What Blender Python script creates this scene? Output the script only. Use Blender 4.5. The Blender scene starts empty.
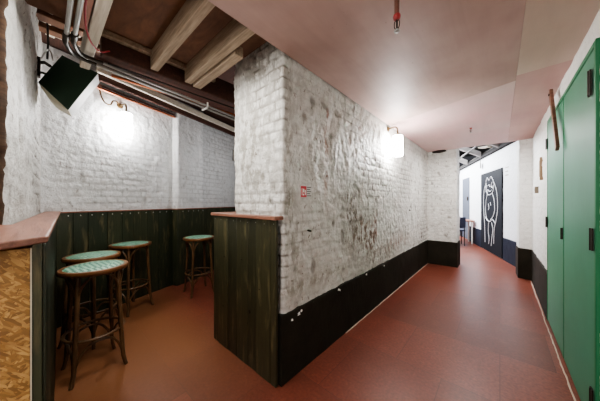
import bpy, bmesh, math, random
from mathutils import Vector, Matrix, noise, Euler
random.seed(7)
C = bpy.context.scene.collection
SC = bpy.context.scene
PI = math.pi

# ------------------------------------------------------------------ camera
CAM_H, FPX, YAW = 1.25, 226.0, math.radians(41.5)
cam = bpy.data.cameras.new('camera')
cam.sensor_width = 36; cam.lens = FPX / 600 * 36; cam.shift_y = 1.5 / 600
cam.clip_start = 0.02
camo = bpy.data.objects.new('camera', cam)
camo.location = (0, 0, CAM_H); camo.rotation_euler = (PI / 2, 0, YAW)
C.objects.link(camo); SC.camera = camo
SC.view_settings.view_transform = 'AgX'
try: SC.view_settings.look = 'AgX - Medium High Contrast'
except Exception: pass
SC.view_settings.exposure = 1.12

# ------------------------------------------------------------------ materials
def lin(c):
    return tuple((x / 12.92 if x <= .04045 else ((x + .055) / 1.055) ** 2.4) for x in [v / 255 for v in c])
class NT:
    def __init__(s, name):
        s.m = bpy.data.materials.new(name); s.m.use_nodes = True
        s.t = s.m.node_tree; s.b = s.t.nodes['Principled BSDF']
    def n(s, typ, props=None, **ins):
        nd = s.t.nodes.new(typ)
        for k, v in (props or {}).items(): setattr(nd, k, v)
        for k, v in ins.items(): s.set(nd, k.replace('_', ' '), v)
        return nd
    def set(s, nd, k, v):
        sock = nd.inputs[int(k)] if k.isdigit() else nd.inputs[k]
        if isinstance(v, bpy.types.NodeSocket): s.t.links.new(v, sock)
        else:
            if sock.type == 'RGBA' and len(v) == 3: v = (*v, 1)
            sock.default_value = v
    def coord(s, kind='Object', scale=(1, 1, 1), rot=(0, 0, 0)):
        tc = s.n('ShaderNodeTexCoord')
        mp = s.n('ShaderNodeMapping', Vector=tc.outputs[kind], Scale=scale, Rotation=rot)
        return mp.outputs[0]
    def noise(s, vec, scale, detail=4, rough=.6, dist=0):
        return s.n('ShaderNodeTexNoise', Vector=vec, Scale=scale, Detail=detail, Roughness=rough, Distortion=dist).outputs['Fac']
    def ramp(s, fac, stops):
        r = s.n('ShaderNodeValToRGB', Fac=fac); e = r.color_ramp.elements
        while len(e) < len(stops): e.new(.5)
        for el, (p, c) in zip(e, stops):
            el.position = p
            el.color = (c, c, c, 1) if isinstance(c, (int, float)) else (*c, 1)
        return r.outputs['Color']
    def mix(s, fac, a, b, mode='MIX'):
        m = s.n('ShaderNodeMix', {'data_type': 'RGBA', 'blend_type': mode})
        s.set(m, '0', fac); s.set(m, '6', a); s.set(m, '7', b)
        return m.outputs[2]
    def math(s, op, a, b=0.0, clamp=False):
        m = s.n('ShaderNodeMath', {'operation': op, 'use_clamp': clamp}); s.set(m, '0', a); s.set(m, '1', b)
        return m.outputs[0]
    def attr(s, name):
        return s.n('ShaderNodeAttribute', {'attribute_name': name})
    def bump(s, h, strength=.3, dist=.01):
        s.set(s.b, 'Normal', s.n('ShaderNodeBump', Height=h, Strength=strength, Distance=dist).outputs[0])
    def base(s, c): s.set(s.b, 'Base Color', c)
    def rough(s, r): s.set(s.b, 'Roughness', r)

def plain(name, rgb, rough=.5, metal=0, var=.12, scale=14, emis=None, es=0, spec=None):
    k = NT(name); c = lin(rgb)
    nz = k.noise(k.coord(), scale)
    k.base(k.mix(nz, tuple(max(0, x * (1 - var)) for x in c), tuple(min(1, x * (1 + var)) for x in c)))
    k.rough(rough); k.b.inputs['Metallic'].default_value = metal
    if spec is not None: k.b.inputs['Specular IOR Level'].default_value = spec
    if emis:
        k.b.inputs['Emission Color'].default_value = (*emis, 1); k.b.inputs['Emission Strength'].default_value = es
    return k.m

def whitewash(name, tint=(230, 229, 225), grime=(152, 147, 138), stain=True, amt=1.0, marks=()):
    k = NT(name)
    uv = k.coord('UV')
    a = k.noise(uv, 1.6, 6, .65); b = k.noise(uv, 7, 6, .7); c = k.noise(uv, 38, 4, .7)
    col = k.mix(k.ramp(a, [(.35, 0), (.75, .35 * amt)]), lin(tint), lin(grime))
    col = k.mix(k.ramp(b, [(.52, 0), (.75, .55 * amt)]), col, lin(grime))
    cav = k.attr('cav').outputs['Fac']
    col = k.mix(k.math('MULTIPLY', cav, 1.0 * amt, True), col, lin((92, 84, 72)))
    spots = k.ramp(c, [(.66, 0), (.74, .8)])
    col = k.mix(k.math('MULTIPLY', spots, k.ramp(b, [(.42, 0), (.62, amt)])), col, lin((96, 84, 68)))
    sp2 = k.noise(k.coord('UV', scale=(34, 15, 1)), 1.0, 3, .6, .6)
    col = k.mix(k.math('MULTIPLY', k.ramp(sp2, [(.63, 0), (.67, .85 * amt)]), k.ramp(a, [(.3, .35), (.6, 1)]), True), col, lin((112, 102, 88)))
    sp3 = k.noise(k.coord('UV', scale=(14, 7, 1)), 1.0, 5, .7, 1.2)
    col = k.mix(k.ramp(sp3, [(.485, 0), (.5, .4 * amt), (.515, 0)]), col, lin((140, 132, 120)))
    for (u, v, su, sv, rgb, st) in marks:       # rubbed or rusty patches on the wall, broad grey darkening on the pier
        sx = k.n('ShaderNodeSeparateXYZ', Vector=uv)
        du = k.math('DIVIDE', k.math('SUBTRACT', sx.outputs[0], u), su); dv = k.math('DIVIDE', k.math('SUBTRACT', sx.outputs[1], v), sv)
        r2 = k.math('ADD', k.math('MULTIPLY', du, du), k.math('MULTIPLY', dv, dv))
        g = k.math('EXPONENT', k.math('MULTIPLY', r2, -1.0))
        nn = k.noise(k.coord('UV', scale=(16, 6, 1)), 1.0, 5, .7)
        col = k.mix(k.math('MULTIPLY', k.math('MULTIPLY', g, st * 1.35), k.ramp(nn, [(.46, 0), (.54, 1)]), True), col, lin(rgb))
    k.base(col); k.rough(.5)
    h = k.math('ADD', k.math('MULTIPLY', k.noise(uv, 60, 5, .65), .5), k.noise(uv, 18, 4, .6))
    k.bump(h, .7, .016)
    return k.m

def ply(name, rgb, warm, rough=.55, seed=0):
    k = NT(name)
    v = k.coord('Object'); a = k.noise(v, 1.1 + seed * .13, 4, .55)
    g = k.noise(k.coord('Object', scale=(7, .9, 3)), 1.6, 5, .6, .5)
    col = k.mix(k.ramp(a, [(.35, 0), (.7, 1)]), lin(rgb), lin(warm))
    col = k.mix(k.ramp(g, [(.42, 0), (.75, .22)]), col, lin(tuple(x * .8 for x in rgb)))
    col = k.mix(k.ramp(k.noise(v, 22, 4, .7), [(.69, 0), (.74, .55)]), col, lin((105, 72, 62)))
    k.base(col); k.rough(rough); k.bump(g, .12, .004)
    return k.m

def timber(name, rgb, dark, rough=.6, scale=(2, 30, 30), var=.5):
    k = NT(name)
    g = k.noise(k.coord('Object', scale=scale), 1.6, 6, .65, .8)
    b = k.noise(k.coord(), 3.0, 4, .6)
    col = k.mix(k.ramp(g, [(.3, 0), (.72, 1)]), lin(rgb), lin(dark))
    col = k.mix(k.ramp(b, [(.35, 0), (.75, var)]), col, lin(dark))
    k.base(col); k.rough(rough); k.bump(g, .3, .004)
    return k.m

def planks(name, a, b, c, rough=.42):
    k = NT(name)
    t = k.attr('tint').outputs['Fac']
    g = k.noise(k.coord('Object', scale=(26, 26, 1.3)), 1.8, 6, .68, .7)
    w = k.noise(k.coord('Object', scale=(14, 14, 2.2)), 1.4, 5, .65, .4)
    col = k.mix(t, lin(a), lin(b))
    col = k.mix(k.ramp(g, [(.42, 0), (.75, .6)]), col, lin(c))
    col = k.mix(k.ramp(w, [(.55, 0), (.70, .7)]), col, lin((112, 102, 72)))
    k.base(col); k.rough(rough); k.bump(g, .35, .004)
    return k.m

def floor_mat():
    k = NT('terracotta_floor')
    v = k.coord('Object'); 
    br = k.n('ShaderNodeTexBrick', {'offset': 0.5, 'squash': 1.0}, Vector=v, Scale=1.0, Mortar_Size=.0022, Mortar_Smooth=.3,
             Brick_Width=.62, Row_Height=.62, Color1=lin((138, 74, 57)), Color2=lin((110, 58, 44)), Mortar=lin((70, 36, 27)))
    a = k.noise(v, 1.5, 6, .62); b = k.noise(v, 9, 5, .65); c = k.noise(v, 55, 2, .5)
    col = k.mix(k.ramp(a, [(.38, 0), (.7, .6)]), br.outputs['Color'], lin((108, 58, 43)))
    col = k.mix(k.ramp(b, [(.5, 0), (.78, .3)]), col, lin((150, 96, 76)))
    col = k.mix(k.ramp(c, [(.3, 0), (.7, .55)]), col, lin((76, 40, 30)))
    # brown floor tone in the seating bay, golden lamplight painted in
    sx = k.n('ShaderNodeSeparateXYZ', Vector=v)
    bay = k.math('MULTIPLY', k.math('SUBTRACT', k.math('MULTIPLY', sx.outputs[0], -1), 1.1), 1.1, True)
    bay2 = k.math('MULTIPLY', k.math('SUBTRACT', 1.3, sx.outputs[1]), 2.0, True)
    col = k.mix(k.math('MULTIPLY', k.math('MULTIPLY', bay, bay2), .7), col, lin((150, 104, 70)))
    k.base(col); k.rough(.36); k.b.inputs['Specular IOR Level'].default_value = .4
    h = k.math('ADD', k.math('MULTIPLY', br.outputs['Fac'], -1.0), k.math('MULTIPLY', c, .35))
    k.bump(h, .22, .004)
    return k.m

def osb_mat():
    k = NT('oriented_strand_board')
    cols = None
    for i, (rot, sc) in enumerate([(0.35, (1, 190, 50)), (1.35, (1, 170, 55)), (2.4, (1, 210, 48))]):
        v0 = k.coord('Object', rot=(rot, 0, 0))
        v = k.n('ShaderNodeMapping', Vector=v0, Scale=sc).outputs[0]
        vo = k.n('ShaderNodeTexVoronoi', {'voronoi_dimensions': '3D'}, Vector=v, Scale=1.0, Randomness=1.0)
        s = k.n('ShaderNodeSeparateColor', Color=vo.outputs['Color'])
        cc = k.ramp(s.outputs[0], [(0, lin((128, 94, 54))), (.45, lin((158, 118, 66))), (1, lin((196, 158, 100)))])
        if cols is None: cols = cc; 
        else: cols = k.mix(k.math('GREATER_THAN', s.outputs[1], .5), cols, cc)
        hh = s.outputs[2]
    k.base(k.mix(k.ramp(k.noise(k.coord(), 12, 5), [(.5, 0), (.8, .5)]), cols, lin((110, 70, 30)))); k.rough(.55); k.bump(hh, .25, .003)
    return k.m

def weave_mat():
    k = NT('green_woven_rattan')
    ch = k.n('ShaderNodeTexChecker', Vector=k.coord('Object', rot=(0, 0, .75)), Scale=44.0, Color1=lin((26, 104, 84)), Color2=lin((168, 206, 182)))
    k.base(k.mix(.12, ch.outputs[0], lin((70, 140, 112)))); k.rough(.4)
    k.bump(ch.outputs[1], .3, .002)
    return k.m

def door_paint(name, rgb, edge):
    k = NT(name); v = k.coord()
    n1 = k.noise(v, 2.0, 4); n2 = k.noise(k.coord('Object', scale=(20, 20, 1)), 2, 5)
    col = k.mix(k.ramp(n1, [(.3, 0), (.75, .6)]), lin(rgb), lin(edge))
    col = k.mix(k.ramp(n2, [(.55, 0), (.8, .25)]), col, lin((90, 150, 116)))
    k.base(col); k.rough(.48); k.b.inputs['Specular IOR Level'].default_value = .3; k.bump(n2, .06, .002)
    return k.m

def band_mat(name, rgb, hi):
    k = NT(name); v = k.coord('UV')
    a = k.noise(v, 3, 6, .65); b = k.noise(v, 26, 5, .7)
    col = k.mix(k.ramp(a, [(.4, 0), (.8, .6)]), lin(rgb), lin(hi))
    col = k.mix(k.ramp(b, [(.66, 0), (.72, .35)]), col, lin((130, 122, 108)))
    k.base(col); k.rough(.62); k.b.inputs['Specular IOR Level'].default_value = .12; k.bump(k.math('ADD', k.noise(v, 14, 5), k.math('MULTIPLY', b, .4)), .3, .01)
    return k.m

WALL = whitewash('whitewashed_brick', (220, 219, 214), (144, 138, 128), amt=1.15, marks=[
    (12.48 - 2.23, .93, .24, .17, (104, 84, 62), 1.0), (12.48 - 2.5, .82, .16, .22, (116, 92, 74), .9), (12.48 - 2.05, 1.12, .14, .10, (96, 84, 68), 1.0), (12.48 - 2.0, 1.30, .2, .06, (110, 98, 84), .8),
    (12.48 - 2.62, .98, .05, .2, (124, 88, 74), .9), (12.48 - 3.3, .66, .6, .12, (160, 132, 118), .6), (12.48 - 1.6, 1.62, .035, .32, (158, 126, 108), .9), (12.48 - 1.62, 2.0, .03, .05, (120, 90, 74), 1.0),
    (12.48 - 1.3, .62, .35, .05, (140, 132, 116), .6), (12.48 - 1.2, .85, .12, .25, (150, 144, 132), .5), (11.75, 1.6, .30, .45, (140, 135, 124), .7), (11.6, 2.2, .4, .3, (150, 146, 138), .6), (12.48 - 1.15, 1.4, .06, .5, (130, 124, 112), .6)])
WALL_BACK = whitewash('whitewashed_back_brick', (222, 223, 223), (160, 158, 153), amt=.75)
WALL_NEAR = whitewash('worn_whitewash', (202, 201, 197), (112, 107, 98), amt=1.35)
WALL_RIGHT = whitewash('white_paint', (234, 234, 230), (190, 186, 178), amt=.4)
WALL_HALL = whitewash('cool_white_paint', (238, 240, 244), (205, 208, 214), amt=.3)
RAW = timber('raw_brown_brick', (92, 68, 48), (48, 34, 24), .9, (9, 9, 26))
PLY_A = ply('pink_plywood', (172, 142, 132), (200, 172, 165), seed=0)
PLY_B = ply('rose_plywood', (208, 182, 178), (206, 164, 164), seed=2)
PLY_C = ply('tan_plywood', (204, 182, 168), (192, 166, 152), seed=3)
PLY_D = ply('salmon_plywood', (200, 164, 156), (188, 148, 142), seed=5)
FLOOR = floor_mat()
BAND = band_mat('black_gloss_band', (36, 33, 26), (58, 53, 43))
BAND_HALL = band_mat('navy_band', (30, 35, 48), (46, 52, 66))
PLANK = planks('dark_green_boards', (44, 44, 30), (62, 60, 40), (22, 23, 15))
PLANK_B = planks('bottle_green_boards', (43, 52, 36), (62, 66, 46), (24, 29, 20))
TOPWOOD = timber('pinkish_brown_counter_wood', (158, 112, 92), (112, 72, 56), .42, (1.6, 22, 22), .3)
JOIST = timber('old_joist_wood', (188, 170, 148), (120, 102, 82), .75)
JOISTD = timber('dark_beam_wood', (88, 50, 36), (48, 28, 20), .7)
BOARD = timber('brown_ceiling_boards', (134, 92, 64), (88, 58, 40), .7, (3, 8, 8))
PINKW = timber('pinkish_painted_wood', (206, 168, 152), (160, 112, 96), .6)
WHITEW = timber('whitewashed_batten_wood', (226, 220, 206), (180, 170, 152), .7)
COPPER = plain('copper_pipe', (184, 116, 84), .3, .8)
STEEL = plain('galvanised_conduit', (164, 164, 160), .32, .6)
BLACK = plain('black_rubber', (22, 20, 18), .5)
IRON = plain('dark_iron', (52, 46, 38), .45, .6)
RED = plain('red_cable', (160, 54, 60), .45)
BRASS = plain('aged_brass', (92, 72, 44), .4, .6)
STOOLW = timber('dark_bentwood', (122, 92, 62), (66, 47, 32), .3, (8, 8, 3))
RIMW = timber('brown_bentwood_rim', (142, 96, 58), (92, 58, 34), .3, (6, 6, 6))
WEAVE = weave_mat()
OSB = osb_mat()
GREEN = door_paint('green_door_paint', (72, 138, 110), (54, 118, 88))
GREENF = door_paint('green_frame_paint', (50, 126, 86), (40, 106, 70))
SPK = plain('dark_green_black_vinyl', (38, 62, 46), .5)
CREAM = plain('cream_grille', (206, 200, 180), .6)
GREYC = plain('pale_grey_cabinet', (198, 200, 200), .55)
DOORBLK = plain('black_door_paint', (27, 29, 35), .7, spec=.1)
DOORGRY = plain('grey_blue_door', (94, 99, 110), .7, spec=.15)
CHALK = plain('white_chalk', (232, 234, 238), .9)
WHITE = plain('white_plastic', (236, 234, 228), .5, var=.04)
GREYP = plain('grey_plastic', (150, 146, 138), .5)
SIGNRED = plain('sign_red', (190, 34, 52), .4, var=.04)
SIGNTXT = plain('sign_grey_text', (110, 110, 110), .5, var=.04)
BARW = timber('brown_latch_bar_wood', (140, 98, 78), (98, 64, 50), .5)
ROOFD = plain('dark_roof_void', (30, 28, 28), .9)
GAPD = plain('dark_gap_shade', (40, 30, 24), .9)  # flat dark colour for the shade inside the ceiling gap
def lit_glass(name, es):
    k = NT(name); k.base((.9, .9, .9)); k.rough(.3)
    k.b.inputs['Emission Color'].default_value = (1, .985, .97, 1); k.b.inputs['Emission Strength'].default_value = es
    return k.m
GLASS_LIT = lit_glass('lit_frosted_glass', 58)
GLASS_LIT_BAY = lit_glass('lit_frosted_glass_bay', 40)

# ------------------------------------------------------------------ mesh helpers
class MB:
    def __init__(s): s.v = []; s.f = []; s.t = []; s.tint = 0.5; s.mi = []; s.mat = 0
    def add(s, vs, fs):
        o = len(s.v); s.v += [tuple(v) for v in vs]; s.t += [s.tint] * len(vs)
        s.f += [tuple(i + o for i in f) for f in fs]; s.mi += [s.mat] * len(fs)
        return s
    def box(s, a, b, M=None):
        (x0, y0, z0), (x1, y1, z1) = a, b
        vs = [Vector(p) for p in [(x0, y0, z0), (x1, y0, z0), (x1, y1, z0), (x0, y1, z0), (x0, y0, z1), (x1, y0, z1), (x1, y1, z1), (x0, y1, z1)]]
        if M is not None: vs = [M @ v for v in vs]
        return s.add(vs, [(0, 3, 2, 1), (4, 5, 6, 7), (0, 1, 5, 4), (1, 2, 6, 5), (2, 3, 7, 6), (3, 0, 4, 7)])
    def prism(s, poly, vec):
        n = len(poly); p = [Vector(q) for q in poly]; q = [a + Vector(vec) for a in p]
        return s.add(p + q, [tuple(range(n))[::-1], tuple(range(n, 2 * n))] + [(i, (i + 1) % n, (i + 1) % n + n, i + n) for i in range(n)])
    def tube(s, pts, r, seg=10, closed=False, cap=True):
        pts = [Vector(p) for p in pts]; n = len(pts)
        rs = r if isinstance(r, (list, tuple)) else [r] * n
        rings = []; up = None
        for i, p in enumerate(pts):
            a = pts[(i - 1) % n] if (closed or i) else p; b = pts[(i + 1) % n] if (closed or i < n - 1) else p
            d = (b - a).normalized()
            if up is None: up = d.orthogonal().normalized()
            u = (up - d * up.dot(d)); u = u.normalized() if u.length > 1e-6 else d.orthogonal().normalized(); up = u
            w = d.cross(u)
            rings.append([p + (u * math.cos(t) + w * math.sin(t)) * rs[i] for t in [2 * PI * j / seg for j in range(seg)]])
        vs = [v for rg in rings for v in rg]; fs = []
        for i in range(n if closed else n - 1):
            i2 = (i + 1) % n
            for j in range(seg):
                j2 = (j + 1) % seg; fs.append((i * seg + j, i * seg + j2, i2 * seg + j2, i2 * seg + j))
        if cap and not closed: fs += [tuple(range(seg))[::-1], tuple((n - 1) * seg + j for j in range(seg))]
        return s.add(vs, fs)
    def lathe(s, prof, c=(0, 0, 0), seg=32, M=None):
        vs = []; fs = []; n = len(prof)
        for (r, z) in prof:
            for j in range(seg):
                t = 2 * PI * j / seg; v = Vector((c[0] + r * math.cos(t), c[1] + r * math.sin(t), c[2] + z))
                vs.append(M @ v if M is not None else v)
        for i in range(n - 1):
            for j in range(seg):
                j2 = (j + 1) % seg; fs.append((i * seg + j, i * seg + j2, (i + 1) * seg + j2, (i + 1) * seg + j))
        fs += [tuple(range(seg))[::-1], tuple((n - 1) * seg + j for j in range(seg))]
        return s.add(vs, fs)
    def build(s, name, mats, parent=None, smooth=False, bevel=0, origin=None, bseg=2):
        me = bpy.data.meshes.new(name); vs = s.v
        if origin is not None: vs = [(v[0] - origin[0], v[1] - origin[1], v[2] - origin[2]) for v in vs]
        me.from_pydata(vs, [], s.f)
        for m in (mats if isinstance(mats, (list, tuple)) else [mats]): me.materials.append(m)
        for p, i in zip(me.polygons, s.mi): p.material_index = i
        if len(set(s.t)) > 1:
            at = me.attributes.new('tint', 'FLOAT', 'POINT'); at.data.foreach_set('value', s.t)
        bm = bmesh.new(); bm.from_mesh(me); bmesh.ops.recalc_face_normals(bm, faces=bm.faces); bm.to_mesh(me); bm.free()
        if smooth:
            for p in me.polygons: p.use_smooth = True
        o = bpy.data.objects.new(name, me); C.objects.link(o)
        if origin is not None: o.location = origin
        if parent is not None: o.parent = parent
        if bevel:
            m = o.modifiers.new('bevel', 'BEVEL'); m.width = bevel; m.segments = bseg; m.limit_method = 'ANGLE'; m.angle_limit = .6
        if smooth:
            try:
                me.set_sharp_from_angle(angle=.7)
            except Exception: pass
        return o
def tag(o, label=None, cat=None, group=None, kind=None):
    if label: o['label'] = label
    if cat: o['category'] = cat
    if group: o['group'] = group
    if kind: o['kind'] = kind
    return o
def thing(name, label, cat, loc=(0, 0, 0), rz=0, group=None):
    o = bpy.data.objects.new(name, None); o.empty_display_size = .1; C.objects.link(o)
    o.location = loc; o.rotation_euler = (0, 0, rz)
    return tag(o, label, cat, group)
def struct(o, label=None): o['kind'] = 'structure'; return tag(o, label)
def smoothstep(a, b, x):
    t = max(0, min(1, (x - a) / (b - a))); return t * t * (3 - 2 * t)

# ---- brick surfaces: a path on plan swept up a wall, with real relief
def fillet(pts, r, step):
    out = []; P = [Vector(p) for p in pts]
    dense = [P[0]]
    for i in range(1, len(P) - 1):
        a, b, c = P[i - 1], P[i], P[i + 1]
        d1 = (a - b).normalized(); d2 = (c - b).normalized()
        p1 = b + d1 * r; p2 = b + d2 * r
        dense += [p1, b * .5 + (p1 + p2) * .25, p2]
    dense.append(P[-1])
    return dense
def brick_h(s, z, rough):
    ch, bl = .073, .225
    zz = z + .006 * noise.noise(Vector((s * 1.3, z * 1.1, 3.1)))
    row = math.floor(zz / ch); fz = zz / ch - row
    L = bl if row % 2 == 0 else bl * .5
    ss = s + .01 * noise.noise(Vector((s * 2.1, row * 5.3, 9.1))) + (row % 2) * bl * .25
    col = math.floor(ss / L); fs = ss / L - col
    dz = min(fz, 1 - fz) * ch; ds = min(fs, 1 - fs) * L
    j = 1 - min(smoothstep(.0, .013, dz), smoothstep(.0, .013, ds))
    random_b = noise.cell(Vector((col + .5, row + .5, 7.5)))
    return j, random_b
def brick_wall(name, pts, steps, z0, z1, zstep, mat, relief=1.0, side=1, smoothness=.5, u0=0.0, cavk=1.0, mats2=None, raw_to=None):
    """pts: plan points; the room is on the left of the path when side=1."""
    P = [Vector((p[0], p[1])) for p in pts]
    dense = []; S = []
    fil = fillet(pts, .012, .01)
    # resample
    segs = []
    for i in range(len(P) - 1): segs.append((P[i], P[i + 1], steps[i] if isinstance(steps, list) else steps))
    s = 0; pos = []; nor = []; sv = []
    for i, (a, b, st) in enumerate(segs):
        d = (b - a); L = d.length; d = d / L; n = Vector((-d.y, d.x)) * side
        m = max(2, int(L / st))
        for j in range(m + 1):
            if i and j == 0: continue
            t = j / m
            p = a + (b - a) * t; nn = n.copy()
            if j == m and i < len(segs) - 1:
                d2 = (segs[i + 1][1] - segs[i + 1][0]).normalized(); n2 = Vector((-d2.y, d2.x)) * side
                nn = (n + n2); nn = nn / max(.5, nn.dot(n))
                convex = (d.x * d2.y - d.y * d2.x) * side < 0
                if convex: p = p - nn * .006
            pos.append(p); nor.append(nn); sv.append(u0 + s + t * L)
        s += L
    nz = max(2, int((z1 - z0) / zstep)); zs = [z0 + (z1 - z0) * k_ / nz for k_ in range(nz + 1)]
    vs = []; cav = []; uv = []
    for p, n, s_ in zip(pos, nor, sv):
        for z in zs:
            q = Vector((s_, z, 0))
            msk = smoothstep(-.25, .25, noise.noise(q * 1.1 + Vector((4.2, 1.7, u0))) + (.5 - (smoothness(s_) if callable(smoothness) else smoothness)) * 1.2)
            j, rb = brick_h(s_, z, 1)
            f1 = noise.noise(q * 5.0); f2 = noise.noise(q * 22.0 + Vector((0, 0, 5))); f3 = noise.noise(q * 48.0 + Vector((0, 0, 8)))
            ledge = .0055 * smoothstep(.0, .06, noise.noise(Vector((s_ * 3.4, z * 2.3, 6.6 + u0)))) + .0035 * smoothstep(.04, .12, noise.noise(Vector((s_ * 9.5, z * 6.0, 3.3 + u0)))) - .003 * smoothstep(.15, .2, noise.noise(Vector((s_ * 19, z * 15, 1.1))))
            h = ledge + .004 * f1 + .0038 * f2 + .0032 * f3 + .003 * smoothstep(.1, .5, noise.noise(Vector((s_ * 13, z * 4.5, 2.2)))) + msk * (rb * .0022 - j * .0055) - (1 - msk) * j * .0012
            chip = smoothstep(.42, .6, noise.noise(q * 9.0 + Vector((7, 3, 2))))
            h -= chip * .005
            h *= relief
            vs.append((p.x + n.x * h, p.y + n.y * h, z)); uv.append((s_, z))
            cav.append(max(0, min(1, (j * (.15 + .75 * msk) * (.35 + .65 * smoothstep(-.2, .4, f2 + .3)) + chip * .45) * cavk)))
    K = nz + 1; fs = []
    for i in range(len(pos) - 1):
        for j in range(nz):
            a = i * K + j
            fs.append((a, a + K, a + K + 1, a + 1) if side < 0 else (a, a + 1, a + K + 1, a + K))
    me = bpy.data.meshes.new(name); me.from_pydata(vs, [], fs)
    me.materials.append(mat)
    if mats2: me.materials.append(mats2)
    at = me.attributes.new('cav', 'FLOAT', 'POINT'); at.data.foreach_set('value', cav)
    ul = me.uv_layers.new(name='UVMap')
    flat = []
    for lp in me.loops: flat += uv[lp.vertex_index]
    ul.data.foreach_set('uv', flat)
    for p in me.polygons:
        p.use_smooth = True
        if mats2 and uv[p.vertices[0]][0] > raw_to: p.material_index = 1
    o = bpy.data.objects.new(name, me); C.objects.link(o)
    o['kind'] = 'structure'
    return o

# ================================================================== setting
def sheet(name, a, b, mat): return struct(MB().box(a, b).build(name, mat))
sheet('floor', (-7, -2.6, -.06), (3.0, 13.0, 0), FLOOR)

XW = -1.12              # corridor brick face
# brick pier, corridor wall, far pilaster (one continuous painted wall)
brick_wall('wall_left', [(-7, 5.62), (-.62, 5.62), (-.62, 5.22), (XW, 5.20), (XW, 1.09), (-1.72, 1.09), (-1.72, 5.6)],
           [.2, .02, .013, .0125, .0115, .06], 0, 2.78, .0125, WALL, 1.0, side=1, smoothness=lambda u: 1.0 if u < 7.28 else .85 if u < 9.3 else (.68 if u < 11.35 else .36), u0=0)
BD = Vector((-.3236, .9462)); BP = Vector((-3.33, .12)); BN = Vector((.9462, .3236))
def bw(t, off=0): p = BP + BD * t + BN * off; return (p.x, p.y)
brick_wall('wall_back', [bw(5.9), bw(3.2), bw(1.74), bw(1.74, .10), bw(1.24, .10), bw(1.24), bw(-.16)],
           [.06, .02, .0125, .0125, .0125, .0125], 0, 2.78, .0125, WALL_BACK, .8, side=1, smoothness=.58, u0=12, cavk=.6)
brick_wall('wall_near', [bw(-.155), (-1.50, -.108), (-1.50, -.70)], [.016, .016], 0, 2.78, .016, WALL_NEAR, 1.15, side=1, smoothness=.75, u0=20, mats2=RAW, raw_to=21.765)
brick_wall('wall_right', [(.392, -2.5), (.392, 1.85), (.392, 3.56), (.39, 5.16), (.235, 5.19), (.22, 5.5), (.42, 5.52)], [.2, .1, .02, .02, .02, .05], 0, 2.30, .02, WALL_RIGHT, .6, side=1, smoothness=.35, u0=30, cavk=.35)
HP = Vector((.194, 6.16)); HD = Vector((-.301, .954)); HN = Vector((-.954, -.301))
def hw(t, off=0): p = HP + HD * t + HN * off; return (p.x, p.y)
brick_wall('wall_hall', [(.44, 5.45), hw(-.7), hw(6.6), (-6.8, 12.0), (-6.8, 5.6)], [.05, .04, .2, .2], 0, 2.42, .04, WALL_HALL, .5, side=1, smoothness=.6, u0=40, cavk=.2)
# unseen end of the corridor behind the camera
sheet('wall_rear', (-3.2, -2.55, 0), (.6, -2.45, 2.5), WALL_RIGHT)
sheet('wall_bay_rear', (-3.4, -.85, 0), (-1.5, -.75, 2.8), WALL_RIGHT)

# dark painted plinth band
def band(name, pts, h, mat, th=.016, u0=0, wob=.006):
    P = [Vector(p) for p in pts]; pos = []; sv = []; nn_ = []; s = 0
    for i in range(len(P) - 1):
        a, b = P[i], P[i + 1]; d = b - a; L = d.length; d = d / L; n = Vector((-d.y, d.x)); m = max(1, int(L / .04))
        for j in range(m + 1):
            if i and j == 0: continue
            n_ = n
            if j == m and i < len(P) - 2:
                d2 = (P[i + 2] - P[i + 1]).normalized(); n2 = Vector((-d2.y, d2.x)); n_ = (n + n2); n_ = n_ / n_.dot(n)
            pos.append(a + (b - a) * (j / m)); nn_.append(n_); sv.append(s + j / m * L)
        s += L
    vs = []; uv = []; fs = []
    for p, n, q in zip(pos, nn_, sv):
        w = wob * noise.noise(Vector((q * 3, u0, 1))) ; w2 = .004 * noise.noise(Vector((q * 7, u0, 4)))
        pr = [(-.03, 0), (th + w2, 0), (th + w2, h * .3), (th - w2, h * .65), (th + w2, h - .012 + w), (th - .004, h + w), (-.03, h + w)]
        for (o_, z) in pr: vs.append((p.x + n.x * o_, p.y + n.y * o_, z)); uv.append((q + u0, z + o_))
    K = 7
    for i in range(len(pos) - 1):
        for j in range(K - 1): a = i * K + j; fs.append((a, a + 1, a + K + 1, a + K))
    fs += [tuple(range(K)), tuple(len(vs) - 1 - j for j in range(K))]
    me = bpy.data.meshes.new(name); me.from_pydata(vs, [], fs); me.materials.append(mat)
    ul = me.uv_layers.new(name='UVMap'); flat = []
    for lp in me.loops: flat += uv[lp.vertex_index]
    ul.data.foreach_set('uv', flat)
    bm = bmesh.new(); bm.from_mesh(me); bmesh.ops.recalc_face_normals(bm, faces=bm.faces); bm.to_mesh(me); bm.free()
    o = bpy.data.objects.new(name, me); C.objects.link(o); o['kind'] = 'structure'; return o
bl = band('baseboard_left', [(-.62, 5.6), (-.62, 5.22), (XW, 5.20), (XW, 1.06)], .475, BAND, u0=1)
band('baseboard_right', [(.386, 3.535), (.39, 5.16), (.235, 5.19), (.22, 5.5)], .49, BAND, .014, u0=8)
band('baseboard_hall', [hw(-.7), hw(.44)], .48, BAND_HALL, u0=12)
band('baseboard_hall_far', [hw(1.90), hw(3.06)], .48, BAND_HALL, u0=14)
band('baseboard_hall_end', [hw(3.92), hw(6.5)], .48, BAND_HALL, u0=16)
# chips where the white shows through on the top edge of the band
for i, (y, z, w) in enumerate([(1.16, .415, .02), (1.235, .43, .026), (1.26, .445, .02), (1.78, .45, .02), (1.80, .44, .014), (2.35, .45, .022), (2.86, .44, .018)]):
    mb = MB(); pts = []
    for j in range(14):
        a = 2 * PI * j / 14; r = w * .6 * (.35 + .8 * random.random()); pts.append((XW + .0145, y + r * math.cos(a), z + r * math.sin(a) * .9))
    mb.prism(pts, (.008, 0, 0)); mb.build('chipped_paint', WHITE, bl)

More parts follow.
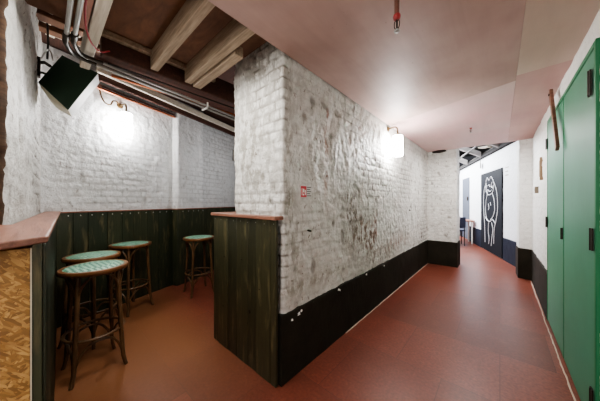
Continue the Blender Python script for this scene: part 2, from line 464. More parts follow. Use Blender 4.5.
# pale bead of old filler where plinth and doors meet the floor
for nm, pts in [('trim_2', [(XW + .022, 1.9), (XW + .022, 5.17)]), ('trim_3', [(.352, 1.4), (.352, 3.54), (.357, 3.58), (.366, 5.13)])]:
    P = []
    for a, b in zip(pts[:-1], pts[1:]):
        a = Vector(a); b = Vector(b); m = max(1, int((b - a).length / .05))
        P += [(*(a.lerp(b, q / m) + Vector((.006 * noise.noise(Vector((q * .6, a.y, 2))), 0))), .003) for q in range(m)]
    struct(MB().tube(P, [.004 + .004 * abs(noise.noise(Vector((q * .4, 3, 3)))) for q in range(len(P))], 6).build(nm, plain('old_filler', (190, 176, 158), .7), smooth=True))
# ceilings
def cpanel(name, poly, z, th, mat): return struct(MB().prism([(x, y, z) for x, y in poly], (0, 0, th)).build(name, mat))
ZC = 2.268
g = .0007
cpanel('ceiling', [(-1.105, -2.5), (.10 - g, -2.5), (.10 - g, 2.62 - g), (-1.105, 3.03 - g)], ZC, .012, PLY_A)
cpanel('ceiling_far', [(-1.105, 3.03 + g), (.10 - g, 2.62 + g), (.10 - g, 5.22), (-1.105, 5.20)], ZC, .012, PLY_B)
cpanel('ceiling_side', [(.10 + g, -2.5), (.41, -2.5), (.41, 2.50 - g), (.10 + g, 2.52 - g)], ZC, .012, PLY_C)
cpanel('ceiling_corner', [(.10 + g, 2.52 + g), (.41, 2.50 + g), (.41, 5.20), (.10 + g, 5.22)], ZC, .012, PLY_D)
sheet('ceiling_bay', (-2.10, -2.5, 2.425), (-.9, 1.08, 2.45), BOARD)
sheet('ceiling_void', (-6.5, -1.0, 2.79), (-2.0, 5.7, 2.83), JOISTD)
sheet('ceiling_bay_end', (-2.10, 1.09, 2.70), (-1.7, 5.7, 2.78), JOISTD)
sheet('ceiling_corridor_top', (-1.7, -2.5, 2.46), (.6, 5.30, 2.50), ROOFD)
sheet('ceiling_hall', (-7, 5.25, 3.25), (2.0, 12.3, 3.3), ROOFD)

# ================================================================== roof timbers of the bay
JG = 'ceiling joists over the seating bay'
def joist(y0, y1, x0, x1, z0, z1, mat, label, name='ceiling_joist'):
    o = MB().box((x0, y0, z0), (x1, y1, z1)).build(name, mat, bevel=.006, origin=((x0 + x1) / 2, (y0 + y1) / 2, z0))
    return tag(o, label, 'beam', JG)
joist(.178, .235, -2.42, -.92, 2.285, 2.425, WHITEW, 'pale ceiling joist crossing beside the red cable and metal conduits')
joist(.545, .60, -2.04, -.92, 2.285, 2.425, JOIST, 'middle brown wooden joist under the bay ceiling boards')
joist(.80, .86, -2.04, -.92, 2.285, 2.425, JOIST, 'brown wooden joist next to the brick pier, full length')
joist(.87, .94, -2.04, -1.37, 2.272, 2.35, JOIST, 'short cut-off timber with a square end, below the joist beside the brick pier')
tag(MB().box((-1.9, .135, 2.30), (-.92, .172, 2.425)).build('batten', PINKW, bevel=.004), 'pinkish painted batten fixed along the pale joist', 'batten')
tag(MB().box((-2.12, .26, 2.27), (-2.05, 4.6, 2.46)).build('header_beam', JOISTD, bevel=.008), 'dark red-brown header beam carrying the joist ends', 'beam')
tag(MB().box((-2.045, .24, 2.385), (-2.005, 1.07, 2.424)).build('ledger_strip', JOIST, bevel=.004), 'thin wooden ledger strip along the ends of the ceiling boards', 'batten')
for (a, b) in [((-2.681, -.018), (-2.705, .051)), ((-3.07, .009), (-3.084, .064)), ((-3.046, .063), (-3.06, .121)), ((-3.04, .193), (-3.074, .258)), ((-2.604, .194), (-2.64, .234)), ((-2.86, -.03), (-2.88, .04)), ((-2.88, .13), (-2.9, .22))]:  # pale strips stand in for the white gaps between roof boards
    d = Vector((b[0] - a[0], b[1] - a[1])).normalized(); n = Vector((-d.y, d.x)) * .022
    poly = [(a[0] + n.x, a[1] + n.y, 2.77), (b[0] + n.x, b[1] + n.y, 2.77), (b[0] - n.x, b[1] - n.y, 2.77), (a[0] - n.x, a[1] - n.y, 2.77)]
    tag(MB().prism(poly, (0, 0, .019)).build('pale_gap_strip', WHITEW), 'short pale strip standing in for a white gap between the dark roof boards above the loudspeaker', 'lath', 'pale strips for gaps in the roof')
# lower boards between the pale strips
for i, (x0, x1) in enumerate([(-2.58, -2.16), (-2.84, -2.74), (-3.02, -2.93)]):
    tag(MB().box((x0, -.1, 2.745), (x1, 1.0, 2.788)).build('roof_board', BOARD, bevel=.004),
        ['wide brown roof board next to the header beam', 'narrow brown roof board in the middle above the loudspeaker', 'brown roof board close to the white back wall'][i], 'board', 'brown roof boards above the pipes')

# wall plate and pipes along the top of the back wall
def along(t0, t1, o0, o1, z0, z1):
    p = [bw(t0, o0), bw(t1, o0), bw(t1, o1), bw(t0, o1)]
    return MB().prism([(x, y, z0) for x, y in p], (0, 0, z1 - z0))
tag(along(.24, 3.4, .125, .17, 2.575, 2.70).build('wall_plate', JOISTD, bevel=.005), 'dark brown timber wall plate along the top of the back wall', 'beam')
tag(along(.20, 3.0, .172, .215, 2.635, 2.71).build('fascia_batten', WHITEW, bevel=.005), 'long pale pinkish batten on the upper edge of the wall plate', 'batten')
tag(along(.20, 1.22, .012, .07, 2.525, 2.572).build('lamp_batten', PINKW, bevel=.005), 'reddish wooden batten on the back wall directly above the lamp', 'batten')
def pipe(name, pts, r, mat, label, cat='pipe', group=None, seg=10):
    return tag(MB().tube(pts, r, seg).build(name, mat, smooth=True), label, cat, group)
def curve(pts, n=8):
    out = []; P = [Vector(p) for p in pts]; P = [P[0] * 2 - P[1]] + P + [P[-1] * 2 - P[-2]]
    for i in range(1, len(P) - 2):
        for j in range(n):
            t = j / n; a, b, c, d = P[i - 1:i + 3]
            out.append(.5 * ((2 * b) + (c - a) * t + (2 * a - 5 * b + 4 * c - d) * t * t + (3 * b - a - 3 * c + d) * t ** 3))
    out.append(P[-2]); return out
pipe('copper_pipe', [(*bw(.26, .088), 2.515), (*bw(1.21, .088), 2.515)], .012, COPPER, 'copper pipe below the reddish batten above the back wall lamp')
pipe('cable', [(*bw(.3, .082), 2.548), (*bw(1.2, .082), 2.548)], .007, BLACK, 'black cable clipped along the reddish batten above the lamp', 'cable')
# conduits running over then turning along the header beam
CON = [('metal conduit pipe nearest the loudspeaker, turning along the beam', .085, -1.935, -2.20, 2.25), ('second metal conduit pipe, next to the red cable', .118, -1.905, -2.165, 2.262)]
for lab, y, xe, xr, zr in CON:
    t = thing('conduit_pipe', lab, 'pipe', (0, 0, 0), 0, 'metal conduits under the bay ceiling')
    MB().tube([(-.9, y, 2.232), (xe, y, 2.232)], .0115, 10).build('pipe', STEEL, t, smooth=True)
    el = curve([(xe, y, 2.232), (xe - .06, y + .002, 2.226), (xr + .05, y + .05, 2.245), (xr, y + .16, zr)], 6)
    MB().tube(el, .014, 10).build('elbow', IRON, t, smooth=True)
    MB().tube([(xe + .045, y, 2.232), (xe - .01, y, 2.232)], .0165, 12).build('coupling', IRON, t, smooth=True)
    MB().tube([(xr, y + .16, zr), (xr - .03, 3.4, zr - .24)], .0115, 10).build('pipe', STEEL, t, smooth=True)
pipe('cable', [(-2.235, .3, 2.255), (-2.24, 1.3, 2.19), (-2.25, 3.4, 2.06)], .009, BLACK, 'thick black cable running beside the conduits along the beam', 'cable')
pipe('cable', [(-2.11, .3, 2.245), (-2.13, 3.4, 2.245)], .007, BLACK, 'thin black cable just under the header beam', 'cable')
pipe('copper_pipe', [(-2.30, .35, 2.25), (-2.36, 3.4, 2.30)], .013, COPPER, 'long copper pipe running along below the header beam')
RC = curve([(-.95, .14, 2.255), (-1.45, .135, 2.256), (-1.72, .15, 2.245), (-1.88, .19, 2.23), (-2.0, .25, 2.255), (-2.035, .30, 2.30)], 8)
pipe('red_cable', RC, .005, RED, 'red cable looping down past the pale joist to the beam', 'cable')
for (y, zc, lab) in [(1.05, 2.185, 'small pale clip round the pipes near the joist ends'), (1.7, 2.14, 'small pale clip round the pipes close to the brick pier')]:
    tag(MB().box((-2.255, y, zc - .014), (-2.14, y + .014, zc - .004)).box((-2.255, y, zc - .014), (-2.249, y + .014, zc + .03)).box((-2.146, y, zc - .014), (-2.14, y + .014, zc + .04)).build('pipe_clip', WHITE), lab, 'clip', 'pipe clips')

# ================================================================== counters and panelling
def boards(p0, p1, z0, z1, th, widths, mat_name, mat, parent, gap=.003, nrm=None, flat=.003):
    """vertical boards from p0 to p1 on plan, thickness th along nrm (outwards)."""
    a = Vector(p0); b = Vector(p1); d = (b - a); L = d.length; d /= L
    n = Vector(nrm) if nrm is not None else Vector((-d.y, d.x)); mb = MB(); s = 0; i = 0
    while s < L - 1e-4:
        w = min(widths[i % len(widths)] * (.92 + .16 * random.random()), L - s)
        mb.tint = random.random(); o = th + (random.random() - .5) * flat * 2
        q0 = a + d * (s + gap / 2); q1 = a + d * (s + w - gap / 2)
        mb.prism([(q0.x, q0.y, z0), (q1.x, q1.y, z0), (q1.x + n.x * o, q1.y + n.y * o, z0), (q0.x + n.x * o, q0.y + n.y * o, z0)], (0, 0, z1 - z0))
        s += w; i += 1
    q = a + d * L
    mb.tint = 0
    mb.prism([(a.x, a.y, z0), (q.x, q.y, z0), (q.x + n.x * th * .4, q.y + n.y * th * .4, z0), (a.x + n.x * th * .4, a.y + n.y * th * .4, z0)], (0, 0, z1 - z0))
    return mb.build(mat_name, mat, parent, bevel=.002, bseg=1)
# the bar ledge by the camera with its strand-board end
t = thing('bar_counter', 'narrow wooden bar counter with strand-board end under the worn white wall', 'counter', (0, 0, 0))
ct = [(-.925, .006), (-3.33, .108), (-3.33, .0), (-1.50, -.09), (-1.50, -.72), (-.83, -.72), (-.852, -.07)]
MB().prism([(x, y, 1.139) for x, y in ct], (0, 0, .019)).build('countertop', TOPWOOD, t, bevel=.004)
boards((-.957, .002), (-3.29, .08), 0, 1.139, .018, [.10, .14, .12, .16], 'board_panel', PLANK_B, t, nrm=(0, -1))
MB().box((-.955, -.70, 0), (-.905, -.0245, 1.132)).build('end_panel', OSB, t, bevel=.002)
mb = MB(); mb.tint = .9; mb.box((-.955, -.0215, 0), (-.9045, -.004, 1.139)); mb.tint = .3; mb.box((-.955, -.0035, 0), (-.908, .0025, 1.139)); mb.build('corner_board', PLANK_B, t, bevel=.0015)
MB().box((-.955, -.0242, 0), (-.9035, -.0218, 1.132)).build('edge_trim', CREAM, t)
# panelled half wall in front of the brick pier
t = thing('ledge_counter', 'dark planked half wall with a thin wooden ledge against the brick pier', 'counter', (0, 0, 0))
boards((-1.97, 1.05), (-1.125, 1.05), 0, 1.128, .022, [.10, .15, .125, .16], 'board_panel', PLANK, t, nrm=(0, -1))
boards((-1.97, 1.05), (-1.97, 3.3), 0, 1.128, .02, [.14, .11], 'side_boards', PLANK, t, nrm=(-1, 0))
lp = []
edge = [(-1.995, 1.012), (-1.70, 1.006), (-1.40, 1.004), (-1.104, .998), (-1.098, 1.075), (-1.735, 1.082), (-1.735, 3.3), (-1.995, 3.3)]
MB().prism([(x, y, 1.128) for x, y in edge], (0, 0, .026)).build('ledge', TOPWOOD, t, bevel=.004)
for i in range(9):
    x = -1.93 + i * .098
    MB().lathe([(.0005, 0), (.0036, .0004), (.003, .002), (.001, .003)], seg=10, M=Matrix.Translation((x, 1.0265, 1.10 - .004 * (i % 2))) @ Matrix.Rotation(PI / 2, 4, 'X')).build('nail_head', STEEL, t)
for (x, z, r) in [(-1.42, .42, .014), (-1.52, .8, .008), (-1.78, .78, .007), (-1.80, .35, .008), (-1.3, .62, .006)]:
    MB().lathe([(.0005, 0), (r, .0004), (r * .8, .002), (.001, .003)], seg=12, M=Matrix.Translation((x, 1.0262, z)) @ Matrix.Rotation(PI / 2, 4, 'X')).build('knot', IRON, t)
# dado panelling on the back wall
t = thing('wall_panelling', 'dark green board panelling with a row of nail heads along the back wall', 'panelling', (0, 0, 0))
def dado(t0, t1, off, wd): return boards(bw(t0, off), bw(t1, off), 0, 1.137, .022, wd, 'board_panel', PLANK_B, t, nrm=(BN.x, BN.y))
dado(-.1, 1.23, .012, [.16, .13, .18]); dado(1.23, 1.75, .112, [.17, .14]); boards(bw(1.232, .03), bw(1.232, .134), 0, 1.137, .02, [.11], 'board_panel', PLANK_B, t, nrm=(-BD.x, -BD.y)); dado(1.75, 3.6, .012, [.16, .19, .13])
pts = [bw(-.1, .008), bw(-.1, .05), bw(1.20, .05), bw(1.20, .15), bw(1.78, .15), bw(1.78, .05), bw(3.6, .05), bw(3.6, .008), bw(1.745, .008), bw(1.745, .105), bw(1.235, .105), bw(1.235, .008)]
MB().prism([(x, y, 1.137) for x, y in pts], (0, 0, .014)).build('cap_rail', TOPWOOD, t, bevel=.003)
for i in range(18):
    tt = .03 + i * .098
    off = .138 if 1.22 < tt < 1.76 else .038
    x, y = bw(tt, off)
    MB().lathe([(.0005, 0), (.0055, .0006), (.0045, .004), (.001, .0055)], seg=10, M=Matrix.Translation((x, y, 1.108)) @ Matrix.Rotation(math.atan2(BN.y, BN.x), 4, 'Z') @ Matrix.Rotation(PI / 2, 4, 'Y')).build('nail_head', WHITE, t)

# ================================================================== bar stools
def arc_pts(a, b, c, n=14):   # quadratic bezier
    a, b, c = Vector(a), Vector(b), Vector(c); return [a * (1 - u) ** 2 + b * 2 * u * (1 - u) + c * u * u for u in [i / n for i in range(n + 1)]]
SG = 'bentwood bar stools with green woven seats'
def make_stool(label):
    t = thing('bar_stool', label, 'stool', (0, 0, 0), 0, SG)
    MB().lathe([(.001, .752), (.178, .752), (.178, .764), (.16, .769), (.1, .773), (.04, .775), (.001, .775)], seg=40).build('seat', WEAVE, t, smooth=True)
    ring = [(.190 * math.cos(2 * PI * i / 48), .190 * math.sin(2 * PI * i / 48), 0) for i in range(48)]
    mb = MB(); n = 48; prof = [(.172, .735), (.198, .735), (.203, .744), (.203, .758), (.198, .766), (.176, .768), (.172, .762)]; K = len(prof); vs = []; fs = []
    for i in range(n):
        a = 2 * PI * i / n
        for r, z in prof: vs.append((r * math.cos(a), r * math.sin(a), z))
    for i in range(n):
        for j in range(K): fs.append((i * K + j, ((i + 1) % n) * K + j, ((i + 1) % n) * K + (j + 1) % K, i * K + (j + 1) % K))
    mb.add(vs, fs).build('seat_rim', RIMW, t, smooth=True)
    def legp(a, z):
        r = .158 + .040 * (1 - z / .75) ** 1.3 + (.018 * max(0, (.10 - z) / .10) ** 2); return (r * math.cos(a), r * math.sin(a), z)
    A = [PI / 4 + i * PI / 2 for i in range(4)]
    for a in A:
        zs = [0, .03, .07, .12, .2, .35, .5, .65, .748]
        MB().tube([legp(a, z) for z in zs], [.0125, .013, .0135, .014, .0145, .015, .015, .0155, .016], 12).build('leg', STOOLW, t, smooth=True)
    for i in range(4):
        a, b = A[i], A[i] + PI / 2; m = (a + b) / 2
        def onr(ang, r, z): return (r * math.cos(ang), r * math.sin(ang), z)
        pts = curve([legp(a, .575), onr(a + .16, .165, .655), onr(a + .42, .162, .712), onr(m, .150, .728), onr(b - .42, .162, .712), onr(b - .16, .165, .655), legp(b, .575)], 5)
        MB().tube(pts, .0085, 8).build('upper_brace', STOOLW, t, smooth=True)
        pts = curve([legp(a, .10), onr(a + .14, .175, .185), onr(a + .4, .165, .245), onr(m, .155, .262), onr(b - .4, .165, .245), onr(b - .14, .175, .185), legp(b, .10)], 5)
        MB().tube(pts, .0085, 8).build('lower_brace', STOOLW, t, smooth=True)
    rp = [(.172 * math.cos(2 * PI * i / 40), .172 * math.sin(2 * PI * i / 40), .285) for i in range(40)]
    MB().tube(rp, .0105, 10, closed=True).build('foot_ring', STOOLW, t, smooth=True)
    return t
def copy_tree(o, label):
    r = o.copy(); C.objects.link(r); r['label'] = label
    for ch in list(o.children):
        c = ch.copy(); C.objects.link(c); c.parent = r
    return r
s0 = make_stool('green-seated bentwood bar stool in front, tight against the bar counter')
def put(o, x, y, rz): o.location = (x, y, 0); o.rotation_euler = (0, 0, rz)
put(s0, -2.305, .255, .08)
put(copy_tree(s0, 'bar stool directly behind the front one, its green seat half hidden'), -2.80, .295, .7)
put(copy_tree(s0, 'bar stool with teal checkered seat standing in the back corner of the bay'), -3.235, .67, .45)
put(copy_tree(s0, 'bar stool standing alone beside the planked half wall'), -3.135, 1.424, -.08)

# ================================================================== wall lamps
def wall_lamp(label, base, n, zb, shade_off, glass=None):
    t = thing('wall_lamp', label, 'lamp', (base[0], base[1], zb), math.atan2(n[1], n[0]), 'lit gooseneck wall lamps')
    MB().lathe([(.001, 0), (.034, 0), (.034, .006), (.024, .014), (.012, .02), (.001, .02)], seg=24, M=Matrix.Rotation(PI / 2, 4, 'Y')).build('back_plate', BRASS, t, smooth=True)
    pts = curve([(.015, 0, 0), (.05, 0, .006), (shade_off - .03, 0, .006), (shade_off - .004, 0, -.022), (shade_off, 0, -.09)], 7)
    MB().tube(pts, .0095, 12).build('arm', BRASS, t, smooth=True)
    MB().lathe([(.012, -.084), (.02, -.092), (.043, -.102), (.046, -.116), (.001, -.116)], (shade_off, 0, 0), 24).build('lamp_cap', BRASS, t, smooth=True)
    g_ = MB().lathe([(.001, -.112), (.052, -.113), (.058, -.119), (.060, -.14), (.061, -.32), (.061, -.366), (.057, -.373), (.001, -.375)], (shade_off, 0, 0), 32).build('glass_shade', glass or GLASS_LIT, t, smooth=True)
    g_['label'] = 'glowing white frosted glass shade'
    return t
wall_lamp('lit white glass wall lamp on the long corridor brick wall', (XW + .004, 3.03), (1, 0), 2.22, .125)
x, y = bw(.52, .004)
L2 = wall_lamp('lit white glass wall lamp on the back wall above the stools', (x, y), (BN.x, BN.y), 2.43, .125, GLASS_LIT_BAY)
# loose flex looping from the lamp
x1, y1 = bw(.30, .03)
pts = curve([(*bw(.30, .03), 2.52), (*bw(.31, .05), 2.44), (*bw(.34, .06), 2.385), (*bw(.39, .06), 2.385), (*bw(.42, .05), 2.44), (*bw(.46, .04), 2.455), (*bw(.50, .02), 2.445)], 7)
pipe('lamp_flex', pts, .008, BRASS, 'looped flex feeding the lamp on the back wall', 'cable')

# ================================================================== loudspeaker on the worn wall
T, Rr, L, B = [Vector(p) for p in [(-2.625, .0925, 2.4265), (-2.409, .284, 2.283), (-2.768, -.035, 2.2108), (-2.592, .1246, 1.987)]]
e = Vector((-.202, .0335, .004))
t = thing('loudspeaker', 'dark loudspeaker with cream curved grille hung high on the worn white wall', 'speaker', (0, 0, 0))
def off(p): return p + e
def bulge(a, b, k_, n=10, extra=Vector((0, 0, 0))):
    dirv = ((a - (T + Rr) / 2).normalized() + (b - (T + Rr) / 2).normalized()).normalized()
    return [a.lerp(b, i / n) + dirv * k_ * math.sin(PI * i / n) for i in range(n + 1)]
front = [T, Rr, B, L]
mb = MB().prism([T, Rr, B, L], e * .06); mb.build('side_panel', SPK, t, bevel=.003)
c1 = [p + e * .062 for p in front]
MB().prism(c1, e * .94).build('cabinet', GREYC, t, bevel=.004)
gr = bulge(B + e * .02, L + e * .02, .034)
MB().prism([B + e * .02 + (T - L) * .02] + gr + [L + e * .02 + (T - L) * .02], e * .9).build('grille', CREAM, t, smooth=False)
br = MB().box((-2.93, -.045, 2.30), (-2.87, -.022, 2.46))
br.tube([(-2.90, -.03, 2.42), (-2.86, .0, 2.42), (-2.80, .03, 2.38)], .013, 8)
br.tube([(-2.90, -.03, 2.34), (-2.86, -.01, 2.33), (-2.82, .02, 2.31)], .010, 8)
br.build('wall_bracket', IRON, t, bevel=.002)
pipe('speaker_cable', curve([(-2.86, -.02, 2.44), (-2.86, .0, 2.50), (-2.84, .02, 2.53), (-2.81, .035, 2.50), (-2.79, .045, 2.43)], 7), .005, STEEL, 'thin pale cable looping over the loudspeaker bracket', 'cable')
pipe('drop_cable', [(-2.87, .015, 2.46), (-2.87, .02, 2.6), (-2.87, .015, 2.788)], .007, BLACK, 'black cable rising from the loudspeaker bracket to the roof', 'cable')
# half hidden grey speaker behind the pier
x, y = bw(2.72, .07)
t = thing('small_speaker', 'small grey wall speaker half hidden behind the brick pier', 'speaker', (x, y, 2.22), math.atan2(BN.y, BN.x))
MB().prism([(-.05, -.12, -.11), (.03, -.12, -.13), (.06, -.12, .06), (-.05, -.12, .12)], (0, .24, 0)).build('cabinet', GREYP, t, bevel=.006)
MB().prism([(.032, -.11, -.12), (.038, -.11, -.12), (.066, -.11, .05), (.06, -.11, .055)], (0, .22, 0)).build('grille', IRON, t)
MB().box((-.08, -.02, -.03), (-.05, .02, .03)).build('bracket', IRON, t)
x, y = bw(1.76, .02)
tag(MB().lathe([(.001, 0), (.022, 0), (.02, .02), (.001, .024)], seg=14, M=Matrix.Translation((x, y, 2.42)) @ Matrix.Rotation(math.atan2(BN.y, BN.x), 4, 'Z') @ Matrix.Rotation(PI / 2, 4, 'Y')).build('wall_hook', IRON, smooth=True), 'small dark iron fixing on the back wall beside the pilaster', 'hook')

# ================================================================== corridor fittings
def sprinkler(label, x, y, ztop, zbot, r=.011):
    t = thing('fire_sprinkler', label, 'sprinkler', (x, y, 0), 0, 'ceiling sprinklers')
    if ztop - zbot > .1: MB().tube([(0, 0, ztop), (0, 0, zbot + .075)], r, 12).build('drop_pipe', plain('brown_pipe', (104, 70, 58), .45), t, smooth=True)
    MB().lathe([(.001, zbot + .08), (.015, zbot + .08), (.017, zbot + .072), (.015, zbot + .062), (.009, zbot + .055), (.001, zbot + .055)], seg=16).build('collar', plain('sprinkler_red', (140, 40, 40), .4), t, smooth=True)
    hd = MB().tube([(0, 0, zbot + .058), (0, 0, zbot + .012)], .004, 8).tube(arc_pts((-.008, 0, zbot + .056), (-.018, 0, zbot + .03), (-.004, 0, zbot + .012)), .002, 6).tube(arc_pts((.008, 0, zbot + .056), (.018, 0, zbot + .03), (.004, 0, zbot + .012)), .002, 6).build('head', IRON, t, smooth=True)
    MB().lathe([(.001, zbot), (.012, zbot + .002), (.013, zbot + .006), (.006, zbot + .013), (.001, zbot + .013)], seg=16).build('deflector', STEEL, hd, smooth=True)
    return t
sprinkler('sprinkler head hanging on a drop pipe from the near plywood ceiling', -.362, 1.095, ZC, 2.047)
sprinkler('small sprinkler head tight under the plywood at the far end of the corridor', -.30, 3.88, ZC, 2.20)
# fire notice
t = thing('fire_sign', 'tiny red and white fire action sign on the corridor brick wall', 'sign', (XW + .012, 1.31, 1.327))
pl = MB().box((-.006, -.047, -.036), (.003, .065, .038)).build('sign_plate', plain('sign_grey_white', (205, 203, 198), .5, var=.03), t)
MB().box((.003, -.043, -.032), (.0045, .010, .034)).build('red_field', SIGNRED, pl)
sy = MB().box((.0045, -.036, -.022), (.0052, -.031, .02)).box((.0045, -.024, -.004), (.0052, -.012, .018)).box((.0045, -.006, -.02), (.0052, .002, .012)).box((.0045, -.024, -.022), (.0052, -.014, -.012))
sy.build('white_symbol', WHITE, pl)
tx = MB()
for i in range(5): tx.box((.003, .016, .026 - i * .013), (.0042, .058 - (i % 2) * .01, .031 - i * .013))
tx.build('text_lines', plain('sign_dark_text', (70, 72, 70), .5, var=.04), pl)
pl.scale = (1, 1.2, 1.25)
# little screw eyes & spikes left in the wall
for (y, z, lab) in [(1.36, 1.03, 'small rusty spike left in the brick below the fire sign'), (3.95, 1.12, 'small rusty spike left in the brick far along the corridor')]:
    tag(MB().tube([(XW - .01, y, z), (XW + .03, y, z - .004)], .007, 8).build('iron_spike', IRON, smooth=True), lab, 'spike', 'spikes in the wall')
# service fittings on the white wall past the doors
tag(MB().box((.358, 4.42, 1.37), (.402, 4.50, 1.46)).box((.354, 4.435, 1.40), (.359, 4.465, 1.435)).build('switch_box', plain('brown_grey_plastic', (110, 98, 82), .5), bevel=.004), 'small brown-grey switch box on the white wall past the green doors', 'switch')
tag(MB().box((.366, 4.02, 1.52), (.402, 4.06, 1.80)).box((.362, 4.03, 1.56), (.367, 4.05, 1.76)).build('bell_strip', plain('tan_strip', (150, 124, 94), .5), bevel=.003), 'narrow tan vertical strip fixed on the white wall above the switch box', 'fitting')
# crumbling gap over the far pilaster, its shade put on as a dark slab
tag(MB().prism([(-1.02, 5.15, 2.245), (-.92, 5.13, 2.25), (-.80, 5.14, 2.248), (-.78, 5.19, 2.235), (-.9, 5.2, 2.222), (-1.0, 5.2, 2.23)], (0, 0, .016)).build('gap_shade_slab', GAPD), 'dark slab standing in for the shaded gap where the far pilaster meets the ceiling', 'patch')

# ================================================================== green double doors
YD0, YM, YD1, HT = 1.935, 2.715, 3.51, 2.075
fr = MB().box((.3735, YD0 - .03, 0), (.41, YD0, HT + .03)).box((.3735, YD1, 0), (.41, YD1 + .02, HT + .03)).box((.3735, YD0, HT), (.41, YD1, HT + .03))
fr = struct(fr.build('trim_1', GREENF, bevel=.004), 'green painted frame round the double doors')
def hinge(parent, y, z, h=.09, w=.03):
    m = MB().box((.364, y - w, z - h / 2), (.371, y + w, z + h / 2)).tube([(.366, y, z - h / 2), (.366, y, z + h / 2)], .007, 8)
    m.build('hinge', IRON, parent, bevel=.001)
d1 = struct(MB().box((.3765, YD0 + .003, .012), (.404, YM - .003, HT - .004)).build('door_1', GREEN, bevel=.004), 'near leaf of the green double doors')
d2 = struct(MB().box((.3765, YM + .003, .012), (.404, YD1 - .003, HT - .004)).build('door_2', GREEN, bevel=.004), 'far leaf of the green double doors')
for z in (1.90, 1.05, .19): hinge(d1, YD0 + .045 if z > 1.5 else YD0 + .01, z, .14 if z > 1.5 else .12, .02)
for z in (1.86, 1.04): hinge(d2, YD1 - .0, z, .11, .025)
hinge(d2, YM + .005, 1.0, .09, .012)
MB().box((.374, YM - .012, .02), (.379, YM + .02, HT - .01)).build('meeting_strip', GREENF, d2, bevel=.002)
# diagonal wooden bar across the doors
a = Vector((.345, 3.03, 2.25)); b = Vector((.345, 2.715, 1.675)); dd = (b - a).normalized(); nn = Vector((0, -dd.z, dd.y)) * .027
bar = thing('latch_bar', 'brown wooden bar hanging at a slant across the top of the green doors', 'bar', tuple(a))
MB().prism([Vector((-.012, 0, 0)) + nn, Vector((-.012, 0, 0)) + nn + (b - a), Vector((-.012, 0, 0)) - nn + (b - a), Vector((-.012, 0, 0)) - nn], (.022, 0, 0)).build('bar', BARW, bar, bevel=.004)
MB().lathe([(.001, 0), (.012, 0), (.01, .006), (.001, .008)], seg=12, M=Matrix.Translation((-.012, -.018, -.035)) @ Matrix.Rotation(-PI / 2, 4, 'Y')).build('pivot_bolt', IRON, bar)

# ================================================================== the hall beyond
def hall_box(t0, t1, o0, o1, z0, z1, mb=None):
    p = [hw(t0, o0), hw(t1, o0), hw(t1, o1), hw(t0, o1)]
    return (mb or MB()).prism([(x, y, z0) for x, y in p], (0, 0, z1 - z0))
d3 = struct(hall_box(.47, 1.87, -.02, .025, .015, 2.0).build('door_3', DOORBLK, bevel=.004), 'black painted double door with a white chalk drawing of a figure')
def chalk(polys, r=.007):
    mb = MB()
    for pl in polys:
        pts = curve([(u, v, 0) for u, v in pl], 5)
        P = []
        for q in pts:
            tt = 1.87 - q.x * 1.40; x, y = hw(tt, .027); P.append((x, y, .11 + (1 - q.y) * 1.89))
        mb.tube(P, r, 6)
    return mb
ch = chalk([
    [(.30, .13), (.20, .24), (.17, .38), (.18, .52), (.22, .66), (.24, .80), (.25, .95)],
    [(.70, .16), (.80, .26), (.84, .38), (.84, .50), (.78, .62), (.70, .74), (.68, .92)],
    [(.30, .12), (.36, .07), (.45, .11), (.55, .07), (.64, .12), (.70, .17)],
    [(.32, .14), (.30, .22), (.38, .29), (.52, .30), (.64, .26), (.68, .18)],
    [(.40, .18), (.46, .17), (.5, .2)], [(.56, .19), (.6, .21), (.65, .19)], [(.42, .24), (.5, .26), (.58, .24)],
    [(.36, .30), (.30, .40), (.28, .52), (.34, .62), (.46, .66)],
    [(.62, .29), (.70, .38), (.72, .50), (.64, .58), (.52, .63)],
    [(.26, .60), (.36, .64), (.50, .65), (.62, .62), (.74, .66)],
    [(.44, .67), (.42, .78), (.46, .88), (.44, .95)], [(.58, .66), (.64, .74), (.60, .84), (.56, .96)],
    [(.24, .20), (.34, .17), (.30, .26), (.40, .23), (.36, .31)], [(.60, .14), (.56, .20), (.66, .23), (.60, .29)],
    [(.42, .42), (.45, .47), (.42, .5)], [(.52, .40), (.54, .44)]])
ch.build('chalk_drawing', CHALK, d3, smooth=True)
d4 = struct(hall_box(3.08, 3.90, -.02, .02, .02, 2.05).build('door_4', DOORGRY, bevel=.004), 'grey-blue door in the far white wall')
hall_box(3.14, 3.20, .02, .05, 1.30, 1.42).build('lock', IRON, d4)
for i in range(3):
    tag(hall_box(.20 + .03 * (i % 2), .34, .0, .008, 1.965 - i * .08, 1.985 - i * .08).build('notice_strip', GREYP), ['topmost', 'middle', 'lowest'][i] + ' of three thin grey notice strips beside the black door', 'notice', 'notice strips beside the black door')
t = thing('hanging_sign', 'small pale tag hung high on the hall wall above the black door', 'sign', (*hw(1.83, .03), 2.26))
MB().box((-.02, -.045, -.09), (0, .045, .06)).build('tag', GREYP, t); MB().tube([(-.01, 0, .06), (-.01, 0, .14)], .006, 6).build('cord', IRON, t)
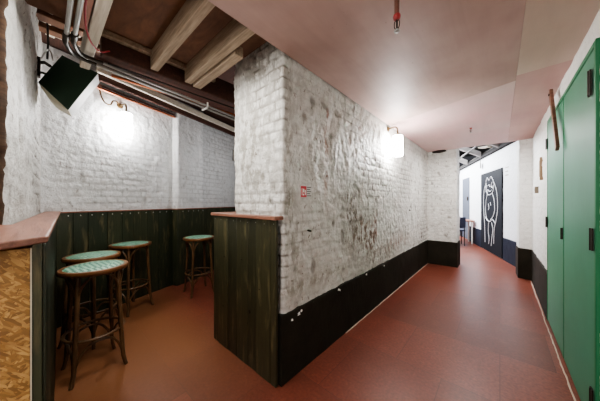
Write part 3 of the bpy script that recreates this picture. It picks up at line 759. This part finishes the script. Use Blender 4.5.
# table
t = thing('table', 'small wooden table with thin white legs by the far hall wall', 'table', (-.62, 8.43, 0), .25)
MB().box((-1.5, -.05, .665), (.06, .55, .70)).build('tabletop', TOPWOOD, t, bevel=.004)
for (x, y) in [(0, 0), (.0, .48), (-1.44, 0), (-1.44, .48)]: MB().tube([(x, y, 0), (x, y, .665)], .02, 8).build('leg', WHITE, t, smooth=True)
t = thing('chair', 'dark blue chair pulled up to the small table in the hall', 'chair', (-.98, 8.02, 0), .3)
NAVY = plain('navy_plastic', (44, 52, 76), .5)
MB().box((-.2, -.2, .42), (.2, .2, .46)).build('seat', NAVY, t, bevel=.01)
MB().prism([(-.2, -.2, .52), (-.2, -.225, .82), (-.2, -.245, .82), (-.2, -.22, .52)], (.4, 0, 0)).build('backrest', NAVY, t, bevel=.008)
for (x, y) in [(-.18, -.19), (.18, -.19), (-.18, .18), (.18, .18)]: MB().tube([(x, y, 0), (x * .95, y, .42 if y > 0 else .6)], .012, 8).build('leg', IRON, t, smooth=True)
# roof timbers and junk above the hall wall
RG = 'roof rafters over the hall'
RAFT = plain('grey_rafter', (168, 164, 162), .8)
for i, t0 in enumerate([.55, 1.75, 3.1, 4.6]):
    a = Vector((*hw(t0, .06), 2.46)); b = Vector((*hw(t0 + .1, 1.5), 3.24)); d = b - a
    n = Vector((HD.x, HD.y, 0)) * .045; u = Vector((0, 0, .14))
    tag(MB().prism([a - n, a + n, a + n + u, a - n + u], d).build('roof_rafter', RAFT, bevel=.005), ['first', 'second', 'third', 'last'][i] + ' grey sloping rafter counted from the corridor opening', 'beam', RG)
for i, (t0, t1, o0, z, sl) in enumerate([(-.1, .15, .10, 2.515, .04), (.22, .62, .10, 2.58, -.05), (.8, 1.2, .10, 2.52, .06)]):
    mb = MB(); p = [Vector((*hw(t0, o0), z)), Vector((*hw(t1, o0 + .08), z + sl)), Vector((*hw(t1, o0 + .16), z + sl + .02)), Vector((*hw(t0, o0 + .08), z + .02))]
    tag(mb.prism(p, (0, 0, .03)).build('broken_board', WHITEW), ['pale broken board over the hall wall closest to the opening', 'pale broken board over the hall wall above the notice strips', 'pale broken board over the hall wall above the black door'][i], 'board')
mb = hall_box(-.6, 6.4, -.05, .06, 2.43, 2.50); tag(mb.build('hall_wall_plate', ROOFD), 'dark timber plate along the top of the hall wall', 'beam')
for i, (o_, z, r, m, lab) in enumerate([(.04, 2.53, .012, IRON, 'thin pipe running along the top of the hall wall'), (.34, 2.62, .022, IRON, 'dark pipe under the hall rafters')]):
    pts = [(*hw(tt, o_), z) for tt in [-.5 + .35 * q for q in range(19)]]
    pipe('hall_pipe', pts, r, m, lab, 'pipe', 'pipes in the hall roof')

# ================================================================== light
w = bpy.data.worlds.new('world'); SC.world = w; w.use_nodes = True
w.node_tree.nodes['Background'].inputs[0].default_value = (.6, .62, .7, 1); w.node_tree.nodes['Background'].inputs[1].default_value = .05
def area(name, loc, rot, size, energy, col, sy=None, spread=None):
    l = bpy.data.lights.new(name, 'AREA'); l.energy = energy; l.color = col; l.size = size
    if sy: l.shape = 'RECTANGLE'; l.size_y = sy
    if spread: l.spread = spread
    o = bpy.data.objects.new(name, l); o.location = loc; o.rotation_euler = rot; C.objects.link(o); return o
area('hall_daylight', (-2.0, 8.6, 2.9), (0, math.radians(-28), 0), 1.6, 290, (.91, .95, 1), 4.0)
area('corridor_fill_rear', (-.35, -1.6, 1.9), (math.radians(62), 0, 0), 1.2, 22, (1, .98, .95), 1.0)  # added soft fill behind the camera, no fixture there
area('corridor_fill_far', (-.35, 4.4, 2.15), (0, 0, 0), .5, 10, (1, .98, .96), .5)  # unseen overhead fill added to brighten the far corridor

def point(name, loc, e, col, r=.05):
    l = bpy.data.lights.new(name, 'POINT'); l.energy = e; l.color = col; l.shadow_soft_size = r
    o = bpy.data.objects.new(name, l); o.location = loc; C.objects.link(o); return o
point('bay_fill', (-2.35, .75, 1.45), 4.5, (1, .97, .92), .12)  # added point fill for beams and walls of the bay, no fixture
point('bay_fill_far', (-3.0, 2.4, 1.9), 9, (.96, .97, 1), .12)  # second added fill, lifts the back wall past the pilaster
area('bay_fill_near', (-1.45, .5, 2.23), (0, 0, 0), .45, 9, (1, .97, .92), .6)  # unseen area fill added over the front of the bay
